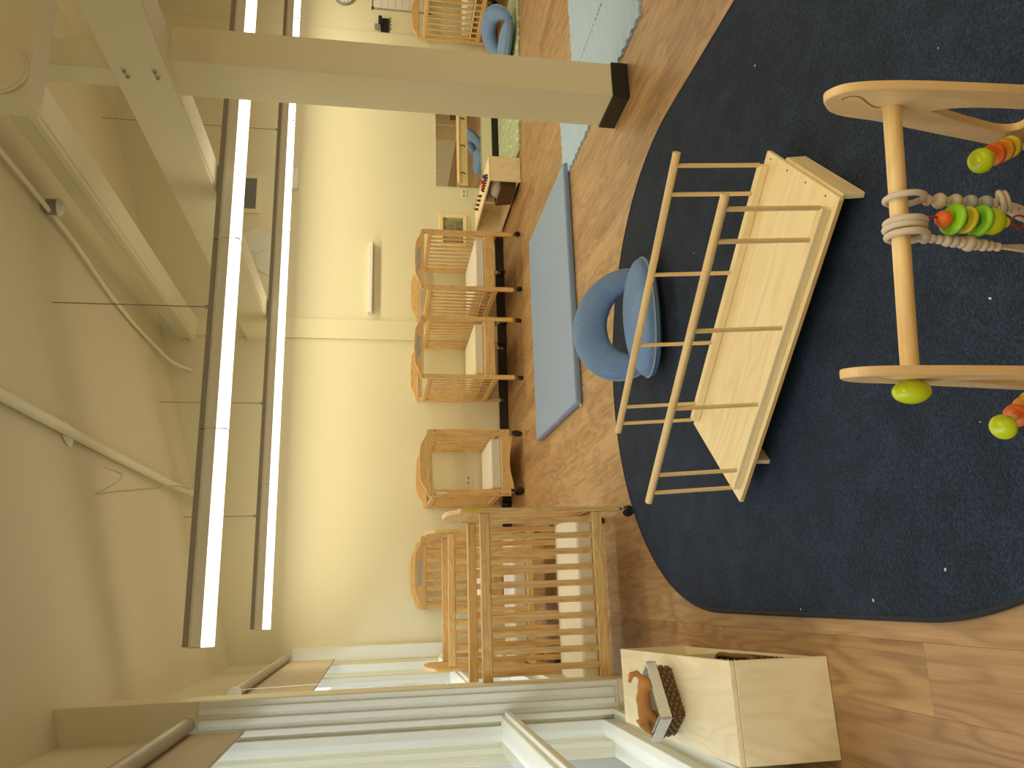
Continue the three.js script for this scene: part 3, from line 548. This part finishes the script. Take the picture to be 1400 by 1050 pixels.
lowShelf('low birch toy shelf standing out from the back wall', [4.21, 0, -7.53], Math.PI, 1.16, 0.28, 0.33, [-0.1]);
basket('woven basket heaped with grey cloth in the low shelf at the back wall', [4.125, 0.04, -7.19], 0.0, 0.22, 0.36, 0.165, 0.008, 0);
lowShelf('tall birch toy shelf against the wall facing the windows', [8.42, 0, -4.3], Math.PI, 1.6, 0.32, 0.62, [-0.3, 0.25]);
{ const b = thing('toy_bin', 'brown bin in the shelf facing the windows', 'bin', [8.40, 0.04, -4.28]); part(b, 'body', box(0.22, 0.16, 0.3, 0.01), mats.rope, [0, 0.08, 0]); part(b, 'rim', box(0.235, 0.02, 0.315, 0.006), mats.rope2, [0, 0.165, 0]); }
{ // grey cloth spilling from the basket
  const g = new THREE.SphereGeometry(1, 36, 24), p = g.attributes.position;
  for (let i = 0; i < p.count; i++) { const x = p.getX(i), y = p.getY(i), z = p.getZ(i), k = 1 + 0.28 * (fb(x * 0.5 + 0.5, z * 0.5 + y * 0.3 + 0.5, 6, 6, 14, 3) - 0.5); p.setXYZ(i, x * 0.125 * k, (y > 0 ? y * 0.085 : y * 0.04) * k, z * 0.165 * k); }
  g.computeVertexNormals();
  tag(part(scene, 'folded_cloth', g, mats.towel, [4.15, 0.20, -7.17]), 'crumpled grey brown cloth in the basket of the back shelf', 'cloth');
  // toys on the shelf
  let k = 0;
  for (const [z, m, l] of [[-7.06, mats.blue, 'dark blue toy truck on the back shelf'], [-7.17, mats.red, 'red toy truck on the back shelf'], [-7.28, mats.red, 'red and white toy car on the back shelf']]) {
    const t = thing('toy_vehicle', l, 'toy', [4.16, 0.33, z], 0.1 * k++, 'toy vehicles on the back shelf');
    part(t, 'body', box(0.035, 0.022, 0.075, 0.006), m, [0, 0.024, 0]); part(t, 'cab', box(0.032, 0.022, 0.03, 0.006), k === 3 ? mats.white : m, [0, 0.044, 0.015]);
    for (const a of [-1, 1]) for (const b of [-1, 1]) part(t, 'wheel', cached('tw', () => new THREE.CylinderGeometry(0.011, 0.011, 0.008, 14).rotateZ(Q)), mats.black, [a * 0.018, 0.011, b * 0.024]);
  }
  for (let i = 0; i < 4; i++) {
    const t = thing('peg_doll', 'small dark wooden peg figure standing in a row on the back shelf', 'toy', [4.20, 0.33, -7.52 - i * 0.10], 0, 'peg figures on the back shelf');
    part(t, 'body', cached('pegb', () => lathe([[0, 0], [0.016, 0], [0.014, 0.03], [0.008, 0.04], [0, 0.041]], 14)), mats.rope2); part(t, 'head', cached('pegh', () => new THREE.SphereGeometry(0.012, 14, 10)), mats.pine[1], [0, 0.049, 0]);
  }
}
{ // toy animal standing in the lined basket
  const t = thing('toy_animal', 'orange brown plastic animal figure with curled tail in the lined basket', 'toy', [-0.388, 0.354, -2.855], Math.PI - 0.1);
  const mc = new MarchingCubes(64, mats.toyfur, false, false, 60000); mc.isolation = 0;
  // joints in metres: x forwards (head), y up
  const J = [
    [[-0.055, 0.088, 0], 0.021, [0.0, 0.094, 0], 0.023], [[0, 0.094, 0], 0.023, [0.05, 0.09, 0], 0.024], [[0.05, 0.09, 0], 0.019, [0.082, 0.092, 0.004], 0.017],
    [[0.082, 0.092, 0.004], 0.018, [0.10, 0.080, 0.006], 0.014], [[0.10, 0.080, 0.006], 0.012, [0.118, 0.066, 0.008], 0.008],
    [[0.082, 0.104, 0.016], 0.005, [0.078, 0.114, 0.02], 0.004], [[0.084, 0.104, -0.010], 0.005, [0.08, 0.114, -0.014], 0.004],
    [[-0.06, 0.082, 0.014], 0.017, [-0.045, 0.05, 0.017], 0.011], [[-0.045, 0.05, 0.017], 0.010, [-0.062, 0.025, 0.018], 0.008], [[-0.062, 0.025, 0.018], 0.008, [-0.055, 0.008, 0.019], 0.009],
    [[-0.055, 0.082, -0.014], 0.017, [-0.035, 0.052, -0.017], 0.011], [[-0.035, 0.052, -0.017], 0.010, [-0.05, 0.025, -0.018], 0.008], [[-0.05, 0.025, -0.018], 0.008, [-0.043, 0.008, -0.019], 0.009],
    [[0.045, 0.08, 0.014], 0.014, [0.058, 0.045, 0.017], 0.009], [[0.058, 0.045, 0.017], 0.009, [0.048, 0.008, 0.018], 0.009],
    [[0.045, 0.08, -0.014], 0.014, [0.075, 0.05, -0.016], 0.009], [[0.075, 0.05, -0.016], 0.009, [0.082, 0.012, -0.018], 0.009],
    [[-0.07, 0.095, 0], 0.010, [-0.09, 0.115, 0], 0.008], [[-0.09, 0.115, 0], 0.008, [-0.086, 0.136, 0], 0.007], [[-0.086, 0.136, 0], 0.007, [-0.066, 0.142, 0], 0.0075],
  ];
  const S = 0.15, cx = 0.015, cy = 0.07, n = 64, f = mc.field;
  for (let k = 0; k < n; k++) for (let j = 0; j < n; j++) for (let i = 0; i < n; i++) {
    const x = (i - n / 2) / (n / 2) * S + cx, y = (j - n / 2) / (n / 2) * S + cy, z = (k - n / 2) / (n / 2) * S;
    let acc = 0;
    for (const [a, ra, b, rb] of J) {
      const dx = b[0] - a[0], dy = b[1] - a[1], dz = b[2] - a[2], q = Math.max(0, Math.min(1, ((x - a[0]) * dx + (y - a[1]) * dy + (z - a[2]) * dz) / (dx * dx + dy * dy + dz * dz)));
      const d = Math.hypot(x - a[0] - q * dx, y - a[1] - q * dy, z - a[2] - q * dz) - ra - (rb - ra) * q;
      acc += Math.exp(-d / 0.004);
    }
    f[i + j * n + k * n * n] = 0.004 * Math.log(acc + 1e-30);
  }
  mc.update();
  const g = new THREE.BufferGeometry(), cnt = mc.count;
  g.setAttribute('position', new THREE.BufferAttribute(mc.positionArray.slice(0, cnt * 3), 3)); g.setAttribute('normal', new THREE.BufferAttribute(mc.normalArray.slice(0, cnt * 3), 3));
  g.scale(S, S, S); g.translate(cx, cy, 0);
  part(t, 'body', uvm(g, 0), mats.toyfur);
  for (const s of [-1, 1]) part(t, 'eye', new THREE.SphereGeometry(0.003, 8, 6), mats.black, [0.101, 0.086, 0.006 + s * 0.0125]);
  tag(part(scene, 'toy_ball', new THREE.SphereGeometry(0.03, 20, 14), mats.lemon, [-0.335, 0.385, -2.93]), 'yellow toy ball showing over the back of the lined basket', 'toy');
}

// ---------------------------------------------------------------- climbing bridge with hand rails
{
  const L = 1.142, W = 0.503, T = 0.018, Hd = 0.1;
  const t = thing('toddler_bridge', 'low birch plywood toddler bridge with two dowel hand rails on the rug', 'climbing toy', [0.8645, 0.013, -2.396], -Math.atan2(0.8345, 0.779));
  t.rotation.y = Math.atan2(-0.8345 * -1, 0.779) * -1;
  // local x: along the deck towards its footed end; local z: across
  const Y = Hd - 0.013;
  part(t, 'deck', box(L, T, W, 0.004, 0), mats.birch, [0, Y - T / 2, 0]);
  part(t, 'deck_edge', box(L - 0.02, T * 0.7, 0.002, 0.0005, 1), mats.ply, [0, Y - T / 2, W / 2 + 0.0006]);
  part(t, 'leg_panel', box(T, Y - T, 0.38, 0.003, 2), mats.birch, [L / 2 + 0.003, (Y - T) / 2 + 0.002, 0.05], [0, 0, 0.13]);
  part(t, 'leg_panel', box(T, Y - T, W - 0.06, 0.003, 2), mats.birch, [-L / 2 + 0.16, (Y - T) / 2, 0]);
  for (let k = 0; k < 4; k++) part(t, 'screw', cached('scr', () => new THREE.CylinderGeometry(0.003, 0.003, 0.002, 8)), mats.black, [L / 2 - 0.02, Y + 0.0005, -0.21 + k * 0.13]);
  for (const s of [-1, 1]) {
    const z = s * (W / 2 - 0.032), x0 = s < 0 ? 0 : 0;
    part(t, 'base_strip', box(L - 0.085, 0.032, 0.03, 0.005, 0), mats.birch, [0.0, Y + 0.016, z]);
    const rail = part(t, 'hand_rail', rod(V(-L / 2 - 0.02, 0.42, z), V(L / 2 - 0.02, 0.42, z), 0.0135, 16), mats.dowel);
    for (const u of [-0.478, -0.405, -0.15, 0.115, 0.385, 0.475]) part(t, 'spindle', cached('spin', () => rod(V(0, Y + 0.03, 0), V(-0.02, 0.412, 0), 0.0075, 10)), mats.dowel, [u * L * 0.97, 0, z]);
  }
}

// ---------------------------------------------------------------- play gym
{
  const t = thing('play_gym', 'wooden baby play gym with round green knobs standing on the rug', 'play gym', [0.6285, 0.013, -1.2045], -0.146 * -1 * -1);
  const HB = 0.42, X = 0.265, ZP = 0.02;
  const s = new THREE.Shape();   // drawn in (z, y)
  s.moveTo(0.01, 0.556); s.bezierCurveTo(0.025, 0.572, 0.045, 0.563, 0.058, 0.552); s.bezierCurveTo(0.08, 0.53, 0.09, 0.46, 0.098, 0.40); s.bezierCurveTo(0.108, 0.28, 0.118, 0.14, 0.125, 0.02); s.quadraticCurveTo(0.126, 0, 0.11, 0); s.lineTo(0.075, 0); s.quadraticCurveTo(0.06, 0, 0.055, 0.02); s.quadraticCurveTo(0.04, 0.055, 0.01, 0.055); s.quadraticCurveTo(-0.03, 0.055, -0.048, 0.02); s.quadraticCurveTo(-0.054, 0, -0.068, 0); s.lineTo(-0.10, 0); s.quadraticCurveTo(-0.118, 0, -0.112, 0.025); s.bezierCurveTo(-0.09, 0.14, -0.065, 0.28, -0.043, 0.381); s.bezierCurveTo(-0.03, 0.44, -0.034, 0.47, -0.026, 0.50); s.bezierCurveTo(-0.018, 0.53, -0.008, 0.54, 0.01, 0.556);
  const hole = new THREE.Path(); hole.moveTo(0.019, 0.332); hole.bezierCurveTo(0.0, 0.28, -0.02, 0.21, -0.034, 0.146); hole.bezierCurveTo(-0.042, 0.095, -0.02, 0.088, 0.0, 0.105); hole.bezierCurveTo(0.02, 0.122, 0.05, 0.10, 0.054, 0.14); hole.bezierCurveTo(0.052, 0.22, 0.045, 0.30, 0.019, 0.332);
  s.holes.push(hole);
  const slit = new THREE.Path(), mid = new THREE.CatmullRomCurve3([V(0.032, 0.536, 0), V(0.047, 0.531, 0), V(0.051, 0.511, 0), V(0.027, 0.472, 0), V(0.018, 0.452, 0), V(0.02, 0.438, 0)]).getPoints(24);
  const side = q => mid.map((p, i) => { const a = mid[Math.max(0, i - 1)], b = mid[Math.min(24, i + 1)], dx = b.x - a.x, dy = b.y - a.y, l = Math.hypot(dx, dy); return [p.x - dy / l * q, p.y + dx / l * q]; });
  [...side(0.0052), ...side(-0.0052).reverse()].forEach(([x, y], i) => i ? slit.lineTo(x, y) : slit.moveTo(x, y)); slit.closePath(); s.holes.push(slit);
  const g = extrude(s, 0.018, 0.003, 1, 16).rotateY(-Q);     // shape x -> local z
  for (const q of [-1, 1]) part(t, 'side_panel', g, mats.gymwood, [q * X, 0, 0]);
  part(t, 'cross_bar', rod(V(-X - 0.01, HB, ZP), V(X + 0.01, HB, ZP), 0.0165, 24), mats.dowel);
  const knob = new THREE.SphereGeometry(0.0335, 32, 20).scale(1, 0.68, 1);
  part(t, 'knob', knob, mats.lime, [-X - 0.03, HB, ZP], [0, 0, Q]);
  part(t, 'bar_end', rod(V(X + 0.009, HB, ZP), V(X + 0.014, HB, ZP), 0.02, 20), mats.gymwood);
  // short arms with coloured discs low on the panels
  const disc = (r, h) => lathe([[0, -h / 2], [r * 0.8, -h / 2], [r, -h / 4], [r, h / 4], [r * 0.8, h / 2], [0, h / 2]], 24);
  for (const q of [-1, 1]) {
    const A = V(q * X - 0.008, 0.045, -0.065), B = V(q * X - 0.093, 0.215, 0.0), dir = B.clone().sub(A), a = part(t, 'bead_arm', rod(V(0, 0, 0), dir, 0.007, 10), mats.dowel, [A.x, A.y, A.z]);
    const qn = new THREE.Quaternion().setFromUnitVectors(V(0, 1, 0), dir.clone().normalize());
    [[0.36, mats.lemon, 0.023, 0.014], [0.52, mats.tangerine, 0.023, 0.016], [0.72, mats.orange, 0.023, 0.016], [1.0, mats.lime, 0.025, 0.028]].forEach(([u, m, r, h]) => { const b = part(a, 'bead_disc', u === 1 ? new THREE.SphereGeometry(r, 28, 18).scale(1, 0.7, 1) : disc(r, h), m, dir.clone().multiplyScalar(u).toArray()); b.quaternion.copy(qn); });
  }
  // hanging strands (each can be lifted off the bar)
  const w = (x) => { const p = V(x, HB + 0.013, ZP).applyAxisAngle(V(0, 1, 0), t.rotation.y); return [0.6285 + p.x, HB + 0.013, -1.2045 + p.z]; };
  const ringG = (R, r) => new THREE.TorusGeometry(R, r, 10, 36);
  const bead = (r, sy = 0.85) => new THREE.SphereGeometry(r, 16, 12).scale(1, sy, 1);
  const s1 = thing('teether_strand', 'silicone bead strand with a wooden teether hanging on the gym bar', 'toy', w(0.075), t.rotation.y);
  part(s1, 'ring', ringG(0.034, 0.006), mats.silicone, [0, -0.014, 0], [0, Q, 0]);
  part(s1, 'cord', rod(V(0, -0.04, 0.0), V(0, -0.235, 0.0), 0.004, 8), mats.silicone);
  [[0.062, 0.011, 0], [0.088, 0.0155, 0], [0.105, 0.009, 0], [0.122, 0.0155, 0], [0.139, 0.009, 1], [0.155, 0.0155, 1], [0.171, 0.009, 1], [0.188, 0.016, 1], [0.206, 0.011, 0]].forEach(([y, r, m]) => part(s1, 'bead', bead(r), m ? mats.silicone2 : mats.silicone, [0, -y, 0]));
  for (const q of [0, 1]) part(s1, 'small_ring', ringG(0.020, 0.005), mats.silicone, [0.004, -0.222 - q * 0.012, 0.003], [0.9, 0.2, 0.3]);
  const tee = new THREE.Shape(); tee.absellipse(0, 0, 0.02, 0.034, 0, 2 * Math.PI); const th = new THREE.Path(); th.absellipse(0, -0.008, 0.009, 0.016, 0, 2 * Math.PI, true); tee.holes.push(th);
  part(s1, 'teether', extrude(tee, 0.014, 0.004, 1), mats.silicone, [-0.016, -0.262, 0.004], [0.1, 0.5, -0.5]);
  const s2 = thing('teether_strand', 'silicone bead strand with a long fabric tail hanging on the gym bar', 'toy', w(-0.0), t.rotation.y + 0.25);
  for (const q of [0, 1]) part(s2, 'ring', ringG(0.034, 0.0065), mats.silicone, [q * -0.016 + 0.018, -0.013, 0], [0.1, Q - 0.25, 0.18]);
  part(s2, 'cord', rod(V(0, -0.04, 0), V(-0.01, -0.2, 0), 0.004, 8), mats.silicone);
  for (let k = 0; k < 11; k++) part(s2, 'bead', bead([0.012, 0.009, 0.009, 0.012, 0.012, 0.012, 0.016, 0.012, 0.012, 0.010, 0.009][k], 0.8), mats.silicone, [-k * 0.0012, -0.05 - k * 0.0155, 0]);
  const tail = new THREE.Shape([[-0.006, 0], [0.006, 0], [0.016, -0.05], [0.013, -0.13], [-0.015, -0.13], [-0.013, -0.05]].map(p => new THREE.Vector2(...p)));
  part(s2, 'fabric_tail', extrude(tail, 0.005, 0.0015, 1), mats.silicone, [-0.012, -0.212, 0], [0, 0.5, -0.06]);
  const s3 = thing('caterpillar_toy', 'bright green wooden disc caterpillar with an orange head on red string', 'toy', w(0.036), t.rotation.y - 0.2);
  part(s3, 'string', tube([[0, -0.025, 0.02], [0.002, -0.06, 0.022], [0, -0.1, 0.02]], 0.0022, 16, 6), mats.red);
  part(s3, 'ring', ringG(0.034, 0.0065), mats.silicone, [-0.008, -0.013, 0], [-0.1, Q + 0.2, -0.2]);
  part(s3, 'head', bead(0.0165, 0.95), mats.orange, [0, -0.078, 0.02]);
  [[0.098, mats.green, 0.030, 0.012], [0.112, mats.dgreen, 0.016, 0.014], [0.126, mats.lemon, 0.026, 0.011], [0.140, mats.dgreen, 0.016, 0.014], [0.155, mats.green, 0.030, 0.014]].forEach(([y, m, r, h]) => part(s3, 'body_disc', disc(r, h), m, [0, -y, 0.02], [0.12, 0, -0.15]));
  part(s3, 'tail_ball', bead(0.026, 0.9), mats.lime, [0, -0.182, 0.02]);
  part(s3, 'tail_bead', bead(0.010, 1), mats.lemon, [0, -0.210, 0.02]);
  part(s3, 'tail_loop', tube([[0, -0.216, 0.02], [0.014, -0.235, 0.02], [0.01, -0.255, 0.02], [-0.008, -0.25, 0.02], [-0.002, -0.22, 0.02]], 0.002, 30, 6), mats.red);
}
scene.traverse(o => { if (o.isMesh) { o.castShadow = true; o.receiveShadow = true; } });
renderer.render(scene, camera);
